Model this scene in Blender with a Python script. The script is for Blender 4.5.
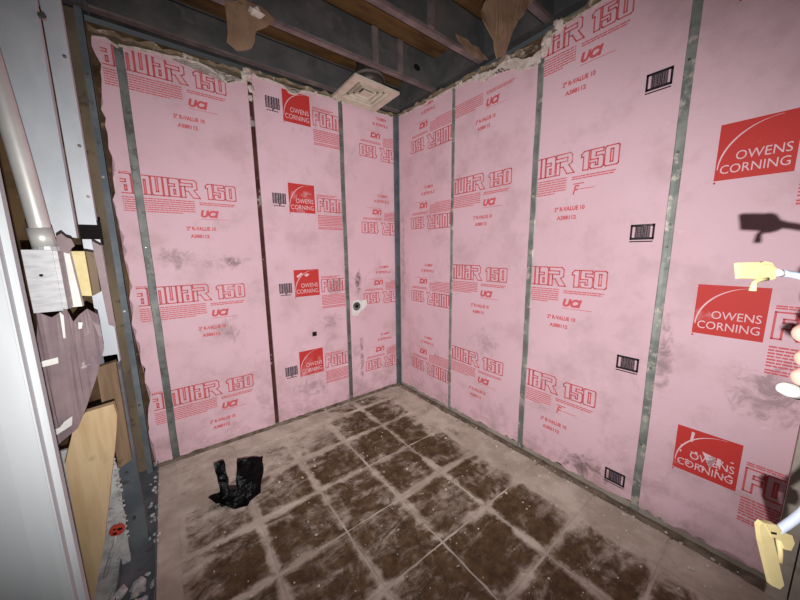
import bpy, bmesh, math, random
from mathutils import Vector, Matrix, noise

scene = bpy.context.scene
for o in list(bpy.data.objects):
    bpy.data.objects.remove(o)
COL = scene.collection
random.seed(7)

# ------------------------------------------------------------------ camera
F_PX, YAW, PITCH, ROLL = 303.6, 0.6549, -0.159, -0.0115
CAM = Vector((-1.6584, -2.1802, 1.244))
fw = Vector((math.cos(PITCH)*math.sin(YAW), math.cos(PITCH)*math.cos(YAW), math.sin(PITCH)))
r0 = Vector((math.cos(YAW), -math.sin(YAW), 0.0))
u0 = r0.cross(fw)
RT = math.cos(ROLL)*r0 + math.sin(ROLL)*u0
UP = -math.sin(ROLL)*r0 + math.cos(ROLL)*u0
cam_data = bpy.data.cameras.new('camera')
cam_data.sensor_width = 36.0
cam_data.lens = F_PX/800.0*36.0
cam_data.clip_start = 0.01
cam = bpy.data.objects.new('camera', cam_data)
COL.objects.link(cam)
m = Matrix((RT, UP, -fw)).transposed().to_4x4()
m.translation = CAM
cam.matrix_world = m
scene.camera = cam

# ------------------------------------------------------------------ world, flash, exposure
world = bpy.data.worlds.new('world')
scene.world = world
world.use_nodes = True
bg = world.node_tree.nodes['Background']
bg.inputs[0].default_value = (0.9, 0.95, 1.0, 1)
bg.inputs[1].default_value = 0.045

FLASH_POWER = 75.0
ld = bpy.data.lights.new('phone_flash', 'SPOT')          # the phone's flash, just under its lens
ld.energy = FLASH_POWER
ld.color = (1.0, 0.985, 0.97)
ld.spot_size = math.radians(114)
ld.spot_blend = 0.96
ld.shadow_soft_size = 0.0018
ld.use_nodes = True
nt = ld.node_tree
em = nt.nodes['Emission']
fo = nt.nodes.new('ShaderNodeLightFalloff')
fo.inputs['Strength'].default_value = 1.0
fo.inputs['Smooth'].default_value = 0.06
nt.links.new(fo.outputs['Linear'], em.inputs['Strength'])
flash = bpy.data.objects.new('phone_flash', ld)
COL.objects.link(flash)
flash.location = CAM - UP*0.047 + fw*0.004
aim = (fw + RT*.02 + UP*.05).normalized()
flash.rotation_euler = aim.to_track_quat('-Z', 'Y').to_euler()
flash.scale = (2.0, 1.0, 1.0)                          # the flash throws a wide, flat beam

scene.view_settings.view_transform = 'Standard'
scene.view_settings.look = 'None'
scene.view_settings.exposure = 0.0
scene.view_settings.gamma = 1.0
scene.view_settings.use_curve_mapping = False

# ------------------------------------------------------------------ materials
def lin(c):
    return tuple(((v/255.0)/12.92 if v/255.0 <= .04045 else ((v/255.0+.055)/1.055)**2.4) for v in c) + (1.0,)

class NB:
    def __init__(s, name):
        s.m = bpy.data.materials.new(name)
        s.m.use_nodes = True
        s.t = s.m.node_tree
        s.b = s.t.nodes['Principled BSDF']
        s.b.inputs['Specular IOR Level'].default_value = 0.25
        s.pos = s.t.nodes.new('ShaderNodeNewGeometry').outputs['Position']
        s._sep = None
    def new(s, k): return s.t.nodes.new(k)
    def link(s, a, b): s.t.links.new(a, b)
    def sep(s):
        if not s._sep:
            n = s.new('ShaderNodeSeparateXYZ'); s.link(s.pos, n.inputs[0]); s._sep = n
        return s._sep
    def noise(s, scale, detail=5, rough=.6, stretch=None, off=0.0, dist=0.0):
        mp = s.new('ShaderNodeMapping'); s.link(s.pos, mp.inputs['Vector'])
        mp.inputs['Location'].default_value = (off, off*1.7, off*.6)
        if stretch: mp.inputs['Scale'].default_value = stretch
        n = s.new('ShaderNodeTexNoise'); s.link(mp.outputs[0], n.inputs['Vector'])
        n.inputs['Scale'].default_value = scale; n.inputs['Detail'].default_value = detail
        n.inputs['Roughness'].default_value = rough; n.inputs['Distortion'].default_value = dist
        return n.outputs[0]
    def ramp(s, v, a, b, lo=0.0, hi=1.0):
        n = s.new('ShaderNodeMapRange'); n.clamp = True; n.interpolation_type = 'SMOOTHSTEP'
        s.link(v, n.inputs['Value'])
        n.inputs['From Min'].default_value = a; n.inputs['From Max'].default_value = b
        n.inputs['To Min'].default_value = lo; n.inputs['To Max'].default_value = hi
        return n.outputs[0]
    def math(s, op, a, b):
        n = s.new('ShaderNodeMath'); n.operation = op
        for i, v in enumerate((a, b)):
            if isinstance(v, (int, float)): n.inputs[i].default_value = v
            else: s.link(v, n.inputs[i])
        return n.outputs[0]
    def mix(s, fac, a, b):
        n = s.new('ShaderNodeMix'); n.data_type = 'RGBA'
        for sock, v in ((n.inputs[0], fac), (n.inputs[6], a), (n.inputs[7], b)):
            if isinstance(v, (int, float)): sock.default_value = v
            elif isinstance(v, tuple): sock.default_value = v
            else: s.link(v, sock)
        return n.outputs[2]
    def bump(s, h, strength=.3, dist=.01):
        n = s.new('ShaderNodeBump'); n.inputs['Strength'].default_value = strength
        n.inputs['Distance'].default_value = dist
        s.link(h, n.inputs['Height']); s.link(n.outputs[0], s.b.inputs['Normal'])
    def done(s, col, rough=.8, metal=0.0):
        if isinstance(col, tuple): s.b.inputs['Base Color'].default_value = col
        else: s.link(col, s.b.inputs['Base Color'])
        if isinstance(rough, (int, float)): s.b.inputs['Roughness'].default_value = rough
        else: s.link(rough, s.b.inputs['Roughness'])
        s.b.inputs['Metallic'].default_value = metal
        return s.m

def noisy(name, c1, c2, scale=6, rough=.8, metal=0.0, lo=.35, hi=.7, bump=0.0, stretch=None, off=0.0, c3=None, s3=20, lo3=.58, hi3=.68, f3=.8):
    n = NB(name)
    a = n.noise(scale, 6, .6, stretch, off)
    c = n.mix(n.ramp(a, lo, hi), lin(c1), lin(c2))
    if c3:
        c = n.mix(n.ramp(n.noise(s3, 6, .65, None, off+3), lo3, hi3, 0, f3), c, lin(c3))
    if bump: n.bump(n.noise(scale*6, 5, .6, stretch, off+1), bump, .004)
    return n.done(c, rough, metal)

PINK = (222, 184, 192)
def foam_material():
    n = NB('pink_foam')
    c = n.mix(n.ramp(n.noise(1.3, 3, .5), .3, .7), lin((226, 190, 201)), lin((217, 181, 191)))
    c = n.mix(n.ramp(n.noise(3.1, 7, .68, None, 4.0), .46, .72, 0, .6), c, lin((184, 152, 154)))
    # splashed grime low on the boards, in patches
    z = n.sep().outputs['Z']
    low = n.math('ADD', n.ramp(z, .75, .0, 0, .16), n.noise(6.5, 8, .72, None, 9.0, .2))
    c = n.mix(n.ramp(low, .58, .82, 0, .42), c, lin((138, 110, 104)))
    # individual stains, each with its own place and shape
    for (cx, cy, cz, rx, rz, f, k) in ((-1.33, 0, 1.19, .20, .07, .75, 3), (-1.60, 0, 1.22, .14, .10, .5, 5), (-.415, 0, 1.0, .05, .17, .95, 7), (-.40, 0, .35, .035, .30, .7, 9),
                                       (-.62, 0, .98, .10, .12, .6, 11), (-.66, 0, .70, .14, .10, .45, 13), (-.85, 0, .22, .22, .16, .5, 15), (-1.4, 0, .75, .2, .13, .4, 17),
                                       (0, -2.17, .72, .16, .18, .55, 19), (0, -1.88, .78, .05, .28, .6, 21), (0, -1.62, .10, .20, .10, .85, 23), (0, -.95, .62, .22, .16, .35, 25), (0, -.07, 1.1, .06, .8, .4, 27)):
        vm = n.new('ShaderNodeVectorMath'); vm.operation = 'SUBTRACT'; n.link(n.pos, vm.inputs[0]); vm.inputs[1].default_value = (cx, cy, cz)
        vs = n.new('ShaderNodeVectorMath'); vs.operation = 'DIVIDE'; n.link(vm.outputs[0], vs.inputs[0]); vs.inputs[1].default_value = (rx, rx, rz)
        vl = n.new('ShaderNodeVectorMath'); vl.operation = 'LENGTH'; n.link(vs.outputs[0], vl.inputs[0])
        d = n.math('ADD', n.ramp(vl.outputs['Value'], 0, 1.7, .17, -.30), n.noise(15, 8, .78, None, k*1.3, .9))
        c = n.mix(n.ramp(d, .50, .76, 0, f), c, lin((104, 88, 80)))
    # fine pale scuffs
    c = n.mix(n.ramp(n.noise(16, 4, .6, (1, 1, 3.2), 2.0, 1.5), .66, .72, 0, .5), c, lin((236, 205, 208)))
    # small dark smudges
    c = n.mix(n.ramp(n.noise(9, 6, .7, None, 21.0), .68, .78, 0, .65), c, lin((112, 92, 90)))
    n.bump(n.noise(60, 4, .6), .12, .003)
    return n.done(c, .7)

def ink_material(name, col, wear=.45, thr=.56):
    n = NB(name)
    w = n.ramp(n.noise(24, 6, .7, None, 5.0), thr, thr+.12, 0, wear)
    w2 = n.ramp(n.noise(5, 5, .6, None, 31.0), .6, .72, 0, wear)
    c = n.mix(n.math('MAXIMUM', w, w2), lin(col), lin(PINK))
    return n.done(c, .6)

X0_, Y0_ = -1.135, -.79
def floor_material(name, base1, base2, bias):
    n = NB(name)
    sp = n.sep()
    d1 = n.noise(2.2, 6, .65, None, 1.0, .8)
    d2 = n.noise(14, 7, .72, None, 6.0, .5)
    d3 = n.noise(5, 6, .7, (1.0, 2.6, 1), 3.0, 1.2)
    left = n.ramp(n.math('ADD', sp.outputs['Y'], n.math('MULTIPLY', sp.outputs['X'], -.75)), .05, .95, 0, .19)
    right = n.ramp(sp.outputs['X'], -.45, -.06, 0, .24)
    s = n.math('ADD', n.math('MULTIPLY', d1, .30), n.math('ADD', n.math('MULTIPLY', d2, .38), n.math('MULTIPLY', d3, .32)))
    s = n.math('ADD', s, n.math('ADD', n.math('MAXIMUM', left, right), bias))
    es = []
    for ax, o0 in (('X', X0_), ('Y', Y0_)):
        u = n.math('DIVIDE', n.math('SUBTRACT', sp.outputs[ax], o0), .300)
        es.append(n.math('PINGPONG', u, .5))
    ed = n.math('MINIMUM', es[0], es[1])                 # distance to the nearest tile joint, where dust collected
    jn = n.math('MULTIPLY', n.ramp(ed, .12, .0, 0, .17), n.ramp(n.noise(3.5, 5, .6, None, 17.0), .36, .62, .1, 1))
    s = n.math('ADD', s, jn)
    fac = n.ramp(s, .44, .62)
    base = n.mix(n.ramp(n.noise(20, 6, .7, None, 8.0), .35, .7), lin(base1), lin(base2))
    dust = n.mix(n.ramp(n.noise(7, 5, .6, None, 12.0), .35, .7), lin((172, 160, 146)), lin((204, 194, 180)))
    c = n.mix(fac, base, dust)
    n.bump(n.noise(55, 7, .7), .5, .006)
    return n.done(c, .9)

M = {}
M['foam'] = foam_material()
M['red'] = ink_material('red_ink', (208, 94, 100), .4, .60)
M['logo_red'] = ink_material('logo_red_ink', (196, 58, 54), .55, .66)
M['logo_pale'] = noisy('logo_unprinted', (232, 198, 204), (222, 184, 192), 8)
M['black_ink'] = ink_material('black_ink', (38, 32, 38), .35, .62)
M['grey_ink'] = ink_material('grey_ink', (78, 66, 78), .35, .60)
M['strip'] = noisy('galvanised_strip', (100, 104, 103), (136, 138, 135), 9, .55, .35, c3=(88, 84, 78), s3=16, lo3=.52, hi3=.62)
M['strip_scraped'] = noisy('scraped_strip', (120, 126, 122), (160, 162, 156), 10, .55, .4, c3=(204, 196, 184), s3=13, lo3=.54, hi3=.62)
M['strip_rust'] = noisy('rusted_recessed_strip', (66, 34, 32), (92, 58, 50), 8, .8, .15, c3=(168, 166, 158), s3=7, lo3=.56, hi3=.62)
M['screw'] = noisy('screw_metal', (150, 150, 146), (110, 108, 104), 60, .4, .8)
M['torn'] = noisy('torn_white_edge', (222, 210, 202), (186, 170, 158), 25, .9, bump=.4)
M['wallboard'] = noisy('rough_brown_backing', (104, 82, 58), (62, 46, 32), 7, .95, bump=.8, c3=(150, 120, 84), s3=18)
M['concrete'] = noisy('dusty_concrete', (128, 116, 102), (86, 75, 63), 14, .95, bump=.8, c3=(56, 48, 40), s3=16)
M['floor'] = floor_material('dusty_slab', (150, 138, 124), (118, 104, 90), .14)
M['tile'] = floor_material('dark_adhesive_tile', (72, 55, 39), (104, 85, 62), -.045)
M['joist'] = noisy('dark_steel_joist', (82, 83, 84), (106, 104, 103), 6, .6, .35, c3=(112, 108, 108), s3=10)
M['flange'] = noisy('joist_flange', (110, 100, 100), (140, 128, 126), 8, .6, .3)
M['ply'] = noisy('brown_subfloor', (116, 86, 52), (78, 54, 32), 3, .85, stretch=(1, 4, 1), c3=(140, 92, 38), s3=3.0)
M['dark'] = noisy('black_void', (14, 12, 12), (22, 19, 18), 5, .9)
M['stud'] = noisy('galvanised_stud', (186, 192, 198), (208, 212, 216), 7, .5, .15, stretch=(1, 1, .4), c3=(196, 196, 196), s3=14)
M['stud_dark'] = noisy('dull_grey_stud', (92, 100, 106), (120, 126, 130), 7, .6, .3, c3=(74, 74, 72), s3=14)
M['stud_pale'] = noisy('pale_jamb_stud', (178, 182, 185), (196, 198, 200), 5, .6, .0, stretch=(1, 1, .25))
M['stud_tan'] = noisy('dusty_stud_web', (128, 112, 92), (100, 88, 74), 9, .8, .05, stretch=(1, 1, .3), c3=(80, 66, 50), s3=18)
M['conduit'] = noisy('conduit_metal', (206, 204, 200), (222, 220, 216), 9, .4, .4)
M['boxmetal'] = noisy('junction_box_metal', (190, 190, 192), (168, 168, 170), 26, .5, .35, stretch=(1, 1, 4))
M['white'] = noisy('white_plastic', (232, 230, 224), (214, 212, 206), 14, .5)
M['cream'] = noisy('cream_plastic', (226, 208, 154), (214, 194, 140), 30, .45)
M['cream_conn'] = noisy('cream_connector', (232, 212, 158), (222, 200, 142), 60, .4)
M['maroon'] = noisy('mauve_plastic_sheet', (142, 122, 124), (120, 102, 108), 8, .45, c3=(196, 184, 180), s3=20, lo3=.64, hi3=.72)
M['wood'] = noisy('bare_wood', (206, 180, 142), (186, 158, 118), 6, .8, stretch=(6, 6, .6), c3=(168, 146, 118), s3=8)
M['wood_brown'] = noisy('brown_wood', (140, 116, 92), (112, 90, 70), 6, .85, stretch=(6, 6, .5), c3=(96, 78, 62), s3=12)
M['redplastic'] = noisy('red_plastic', (196, 74, 60), (170, 56, 46), 20, .5)
M['rubble'] = noisy('white_rubble', (206, 206, 204), (168, 168, 168), 30, .95, bump=.8, c3=(120, 118, 116), s3=40)
M['cardboard'] = noisy('torn_paper', (150, 122, 98), (128, 102, 82), 10, .9, c3=(98, 76, 60), s3=22)
M['remnant'] = noisy('drywall_edge', (150, 132, 110), (112, 94, 74), 14, .95, bump=.6, c3=(200, 188, 172), s3=20, lo3=.54, hi3=.62)
M['paint'] = noisy('grey_painted_post', (196, 186, 172), (180, 170, 158), 9, .7, c3=(160, 150, 138), s3=16)
M['vent'] = noisy('vent_enamel', (212, 202, 184), (190, 178, 160), 12, .5)
M['vent_dark'] = noisy('vent_inner', (70, 60, 48), (54, 46, 38), 12, .7)
M['cable'] = noisy('white_cable', (206, 214, 228), (190, 200, 220), 40, .45)
M['plaster'] = noisy('plaster', (214, 206, 194), (182, 172, 158), 22, .95, bump=.6)
M['duct'] = noisy('duct_metal', (88, 80, 78), (62, 56, 56), 9, .5, .4)
def skin_material():
    n = NB('skin')
    c = n.mix(n.ramp(n.noise(60, 4, .6), .35, .7), lin((232, 184, 168)), lin((226, 174, 156)))
    n.b.inputs['Subsurface Weight'].default_value = .15
    n.b.inputs['Subsurface Radius'].default_value = (.01, .004, .002)
    return n.done(c, .5)
M['skin'] = skin_material()
def bag_material():
    n = NB('black_plastic')
    n.bump(n.noise(30, 5, .6, None, 0, 1.0), .5, .01)
    c = n.mix(n.ramp(n.noise(14, 6, .7), .62, .78, 0, .35), lin((12, 12, 13)), lin((60, 56, 52)))
    return n.done(c, .32)
M['bag'] = bag_material()

# ------------------------------------------------------------------ mesh helpers
def obj(name, bm, mats, parent=None, loc=None, smooth=False):
    me = bpy.data.meshes.new(name)
    bmesh.ops.recalc_face_normals(bm, faces=bm.faces)
    bm.to_mesh(me); bm.free()
    if not isinstance(mats, (list, tuple)): mats = [mats]
    for k in mats: me.materials.append(M[k])
    if smooth:
        for p in me.polygons: p.use_smooth = True
    o = bpy.data.objects.new(name, me)
    COL.objects.link(o)
    if parent: o.parent = parent
    if loc: o.location = loc
    return o

def share(name, src, parent, loc=(0, 0, 0), rz=0.0):
    o = bpy.data.objects.new(name, src.data)
    COL.objects.link(o); o.parent = parent; o.location = loc; o.rotation_euler = (0, 0, rz)
    return o

def tag(o, label=None, cat=None, group=None, kind=None):
    if label: o['label'] = label
    if cat: o['category'] = cat
    if group: o['group'] = group
    if kind: o['kind'] = kind
    return o

def empty(name, loc=(0, 0, 0), rot=None):
    o = bpy.data.objects.new(name, None); COL.objects.link(o)
    o.empty_display_size = .05
    o.location = loc
    if rot: o.rotation_euler = rot
    return o

def box(bm, a, b, mi=0):
    vs = [bm.verts.new((x, y, z)) for x in (a[0], b[0]) for y in (a[1], b[1]) for z in (a[2], b[2])]
    for f in ((0, 1, 3, 2), (4, 6, 7, 5), (0, 4, 5, 1), (2, 3, 7, 6), (0, 2, 6, 4), (1, 5, 7, 3)):
        fc = bm.faces.new([vs[i] for i in f]); fc.material_index = mi
    return vs

def prism(bm, poly, z0, z1, mi=0, axis='z'):
    """extrude a polygon; axis z: poly=(x,y), axis y: poly=(x,z), axis x: poly=(y,z)"""
    def P(p, h):
        if axis == 'z': return (p[0], p[1], h)
        if axis == 'y': return (p[0], h, p[1])
        return (h, p[0], p[1])
    lo = [bm.verts.new(P(p, z0)) for p in poly]; hi = [bm.verts.new(P(p, z1)) for p in poly]
    n = len(poly)
    fs = [bm.faces.new(lo[::-1]), bm.faces.new(hi)]
    for i in range(n):
        fs.append(bm.faces.new((lo[i], lo[(i+1) % n], hi[(i+1) % n], hi[i])))
    for f in fs: f.material_index = mi
    bmesh.ops.triangulate(bm, faces=[f for f in fs[:2]])

def tube(bm, pts, r, seg=12, mi=0, cap=True):
    pts = [Vector(p) for p in pts]
    rs = r if isinstance(r, (list, tuple)) else [r]*len(pts)
    rings = []
    up = None
    for i, p in enumerate(pts):
        d = (pts[min(i+1, len(pts)-1)] - pts[max(i-1, 0)]).normalized()
        if up is None:
            up = Vector((0, 0, 1)) if abs(d.z) < .9 else Vector((1, 0, 0))
        a = d.cross(up).normalized(); b = a.cross(d).normalized(); up = b
        rings.append([bm.verts.new(p + (a*math.cos(2*math.pi*k/seg) + b*math.sin(2*math.pi*k/seg))*rs[i]) for k in range(seg)])
    for i in range(len(rings)-1):
        for k in range(seg):
            f = bm.faces.new((rings[i][k], rings[i][(k+1) % seg], rings[i+1][(k+1) % seg], rings[i+1][k])); f.material_index = mi
    if cap:
        bm.faces.new(rings[0][::-1]).material_index = mi; bm.faces.new(rings[-1]).material_index = mi

def lump(bm, c, r, seed=0, flat=1.0, sub=2, rough=.45):
    res = bmesh.ops.create_icosphere(bm, subdivisions=sub, radius=1.0)
    for v in res['verts']:
        k = 1 + rough*noise.noise(v.co*1.7 + Vector((seed*3.1, seed, 0)))*1.6
        v.co = Vector((v.co.x*r*k, v.co.y*r*k, v.co.z*r*k*flat)) + Vector(c)

def bezier(p0, p1, p2, p3, n=10):
    out = []
    for i in range(n+1):
        t = i/n
        out.append(Vector(p0)*(1-t)**3 + Vector(p1)*3*t*(1-t)**2 + Vector(p2)*3*t*t*(1-t) + Vector(p3)*t**3)
    return out

# ------------------------------------------------------------------ walls with foam panels
def wall_empty_mesh(name, uv, rot):
    bm = bmesh.new()
    box(bm, (uv[0], 0.0, -.17), (uv[1], 2.36, -.052))
    o = obj(name, bm, 'wallboard')
    o.matrix_world = rot
    return tag(o, kind='structure')

ROT_L = Matrix(((1, 0, 0, 0), (0, 0, -1, 0), (0, 1, 0, 0), (0, 0, 0, 1)))
ROT_R = Matrix(((0, 0, -1, 0), (-1, 0, 0, 0), (0, 1, 0, 0), (0, 0, 0, 1)))
wall_left = wall_empty_mesh('wall_left', (-2.45, .17), ROT_L)
wall_right = wall_empty_mesh('wall_right', (0.053, 2.55), ROT_R)
tag(wall_left, 'left wall of pink foam boards held by metal strips')
tag(wall_right, 'right wall of pink foam boards with large red square logos')

def ragged(p, q, n, amp, seed):
    """points from p to q (excl. q) with jitter perpendicular to the edge"""
    rnd = random.Random(seed)
    p, q = Vector(p), Vector(q); d = q-p; nn = Vector((-d.y, d.x)).normalized()
    out = []
    for i in range(n):
        t = i/n
        j = 0 if i == 0 else rnd.uniform(-amp, amp)
        out.append(p + d*t + nn*j)
    return [tuple(v) for v in out]

def poly_through(pts, amp, step, seed):
    out = []
    for i in range(len(pts)-1):
        L = (Vector(pts[i+1])-Vector(pts[i])).length
        out += ragged(pts[i], pts[i+1], max(1, int(L/step)), amp, seed+i)
    out.append(pts[-1])
    return out

def panel(wall, u0, u1, top, bottom=.012, left=None, seed=0, torn=True):
    """foam board: face at n=0, 5 cm thick; top = list of (u,v) left to right"""
    t = poly_through(top, .006, .03, seed*17+1)
    poly = [(u1, bottom)] + t[::-1]
    if left: poly += poly_through(left, .012, .035, seed+90)[::1]
    poly += ragged((u0, bottom), (u1, bottom), 26, .004 if bottom < .02 else .010, seed+55)
    bm = bmesh.new()
    prism(bm, poly, -.05, 0.0)
    p = obj('foam_panel', bm, 'foam', wall)
    if torn:
        bm = bmesh.new()
        rnd = random.Random(seed+200)
        up_, lo_ = [], []
        for (a, b) in t:
            up_.append((a, b + rnd.uniform(.001, .007))); lo_.append((a, b - rnd.uniform(.002, .013)))
        prism(bm, lo_ + up_[::-1], -.03, .0035)
        obj('torn_edge', bm, 'torn', p)
    return p

pl0 = panel(wall_left, -1.825, -1.728, [(-1.818, 2.275), (-1.77, 2.285), (-1.735, 2.262), (-1.728, 2.262)], seed=1,
            left=[(-1.822, 2.27), (-1.80, 2.16), (-1.826, 1.95), (-1.805, 1.7), (-1.83, 1.45), (-1.812, 1.15), (-1.83, .9), (-1.822, .68), (-1.80, .45), (-1.83, .25), (-1.825, .012)])
pl1 = panel(wall_left, -1.726, -1.142, [(-1.726, 2.268), (-1.55, 2.288), (-1.36, 2.295), (-1.30, 2.27), (-1.25, 2.232), (-1.20, 2.262), (-1.142, 2.272)], seed=2)
pl2 = panel(wall_left, -1.114, -.520, [(-1.114, 2.345), (-1.08, 2.32), (-.95, 2.322), (-.86, 2.285), (-.78, 2.328), (-.60, 2.336), (-.520, 2.338)], seed=3)
pl3 = panel(wall_left, -.516, 0.0, [(-.516, 2.338), (-.25, 2.335), (0.0, 2.34)], seed=4)
pr0 = panel(wall_right, 0.002, .640, [(0.002, 2.345), (.3, 2.33), (.640, 2.325)], seed=5, bottom=.030)
pr1 = panel(wall_right, .644, 1.246, [(.644, 2.318), (.80, 2.31), (.90, 2.255), (1.02, 2.272), (1.12, 2.225), (1.20, 2.20), (1.246, 2.215)], seed=6, bottom=.036)
pr2 = panel(wall_right, 1.250, 1.842, [(1.250, 2.25), (1.30, 2.31), (1.5, 2.328), (1.842, 2.332)], seed=7, bottom=.036)
pr3 = panel(wall_right, 1.846, 2.252, [(1.846, 2.33), (2.252, 2.335)], seed=8, bottom=.036)

# ---- metal strips on the foam
def screw(parent, u, v, n, r=.0055):
    bm = bmesh.new()
    bmesh.ops.create_cone(bm, cap_ends=True, segments=8, radius1=r, radius2=r*.6, depth=.003)
    return obj('screw', bm, 'screw', parent, (u, v, n))

def strip(wall, uc, w, v0, v1, mat, n=.0, tilt=0.0, screws=(), lip=True):
    bm = bmesh.new()
    segs = 14
    rnd = random.Random(int(uc*1000)+5)
    prof = [(-w/2, -.012), (-w/2, .0012), (-w/2+.003, .0030), (0, .0024), (w/2-.003, .0030), (w/2, .0012), (w/2, -.012)]
    rows = []
    for i in range(segs+1):
        v = v0 + (v1-v0)*i/segs
        dx = tilt*(v-v0) + rnd.uniform(-.0015, .0015); dn = rnd.uniform(-.0006, .0008)
        rows.append([bm.verts.new((uc+dx+p, v, n+q+dn)) for p, q in prof])
    for i in range(segs):
        for k in range(len(prof)-1):
            bm.faces.new((rows[i][k], rows[i][k+1], rows[i+1][k+1], rows[i+1][k]))
    s = obj('furring_strip', bm, mat, wall)
    for v in screws: screw(s, uc + tilt*(v-v0) + rnd.uniform(-.004, .004), v, n+.004)
    return s

strip(wall_left, -1.727, .036, .01, 2.27, 'strip', screws=(.25, .62, 1.28, 1.80))
strip(wall_left, -1.128, .026, .01, 2.28, 'strip_rust', n=-.016, screws=(.5, 1.2, 1.72))
strip(wall_left, -.518, .034, .01, 2.34, 'strip', screws=(.3, .72, 1.35, 1.9))
strip(wall_right, .642, .026, .01, 2.33, 'strip_scraped', screws=(.45, 1.0, 1.33, 1.7, 2.1))
strip(wall_right, 1.248, .033, .01, 2.22, 'strip_scraped', screws=(.4, .85, 1.15, 1.55, 1.97))
strip(wall_right, 1.844, .031, .01, 2.40, 'strip_scraped', screws=(.35, .72, 1.16, 1.25, 1.34, 1.62, 1.95, 2.15))
# corner angle, one leg on each wall
bm = bmesh.new()
box(bm, (-.036, .01, .0005), (-.002, 2.36, .004)); box(bm, (-.006, .01, .001), (-.0015, 2.36, .034))
ca = obj('corner_angle', bm, 'stud_dark', wall_left)
for v in (.35, .78, 1.25, 1.62, 2.0): screw(ca, -.02, v, .0045)

# ---- printed lettering
INK_N = .0006
def clip_u(bm, a, b):
    for co, no in (((a, 0, 0), (-1, 0, 0)), ((b, 0, 0), (1, 0, 0))):
        bmesh.ops.bisect_plane(bm, geom=bm.verts[:]+bm.edges[:]+bm.faces[:], plane_co=co, plane_no=no, clear_outer=True)

def clip_v(bm, b):
    bmesh.ops.bisect_plane(bm, geom=bm.verts[:]+bm.edges[:]+bm.faces[:], plane_co=(0, b, 0), plane_no=(0, 1, 0), clear_outer=True)

def quad(bm, a, b, c, d, n=0.0, mi=0):
    f = bm.faces.new([bm.verts.new((p[0], p[1], n)) for p in (a, b, c, d)]); f.material_index = mi

def rect(bm, x0, y0, x1, y1, n=0.0, mi=0):
    quad(bm, (x0, y0), (x1, y0), (x1, y1), (x0, y1), n, mi)

def ribbon(bm, pts, w, closed=True, n=0.0, mi=0):
    k = len(pts)
    for i in range(k if closed else k-1):
        p, q = Vector(pts[i]), Vector(pts[(i+1) % k]); d = q-p
        if d.length < 1e-6: continue
        d.normalize(); e = Vector((-d.y, d.x))*w/2; p = p-d*w/2; q = q+d*w/2
        quad(bm, p-e, q-e, q+e, p+e, n, mi)

GLYPH = {
 'F': (.56, [[(0,0),(0,1),(.56,1),(.56,.76),(.25,.76),(.25,.62),(.5,.62),(.5,.4),(.25,.4),(.25,0)]]),
 'O': (.58, [[(.06,0),(0,.08),(0,.92),(.06,1),(.52,1),(.58,.92),(.58,.08),(.52,0)], [(.24,.2),(.24,.8),(.34,.8),(.34,.2)]]),
 'A': (.56, [[(0,0),(0,.56),(.3,.56),(.3,.7),(0,.7),(0,.94),(.06,1),(.5,1),(.56,.94),(.56,0)], [(.23,.14),(.23,.4),(.32,.4),(.32,.14)]]),
 'M': (.86, [[(0,0),(0,1),(.80,1),(.86,.94),(.86,0),(.63,0),(.63,.78),(.545,.78),(.545,0),(.315,0),(.315,.78),(.23,.78),(.23,0)]]),
 'U': (.56, [[(0,1),(.23,1),(.23,.2),(.33,.2),(.33,1),(.56,1),(.56,0),(.06,0),(0,.06)]]),
 'L': (.24, [[(0,0),(0,1),(.24,1),(.24,0)]]),
 'R': (1.02, [[(.02,0),(.02,.62),(.24,.62),(.24,.36),(.42,.36),(.66,0),(1.06,0),(.74,.42),(.92,.52),(.92,.88),(.8,1),(.02,1),(.02,.8),(.66,.8),(.66,.62),(.24,.62),(.24,0)]]),
 '1': (.36, [[(0,.72),(0,.86),(.12,1),(.34,1),(.34,0),(.1,0),(.1,.72)]]),
 '5': (.56, [[(.06,0),(0,.07),(0,.32),(.23,.32),(.23,.17),(.33,.17),(.33,.48),(0,.48),(0,1),(.54,1),(.54,.82),(.23,.82),(.23,.64),(.5,.64),(.56,.57),(.56,.07),(.5,0)]]),
 '0': (.56, [[(.06,0),(0,.07),(0,.93),(.06,1),(.5,1),(.56,.93),(.56,.07),(.5,0)], [(.23,.18),(.23,.82),(.33,.82),(.33,.18)]]),
}
def word(bm, s, x, y, h, gap=.07, w=.0060, width=None, right=None, cond=1.0):
    total = sum(GLYPH[c][0] for c in s) + gap*(len(s)-1)
    sx = h*cond if width is None else width/total
    if right is not None: x = right - total*sx
    for c in s:
        gw, loops = GLYPH[c]
        for lp in loops: ribbon(bm, [(x+p[0]*sx, y+p[1]*h) for p in lp], w)
        x += (gw+gap)*sx

def microtext(bm, x0, x1, ys, h, seed, short=.85):
    rnd = random.Random(seed)
    for y in ys:
        x = x0; end = x1 if y != ys[-1] else x0+(x1-x0)*short
        while x < end:
            wl = min(rnd.uniform(.008, .026), end-x)
            rect(bm, x, y-h/2, x+wl, y+h/2); x += wl + .0022

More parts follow.
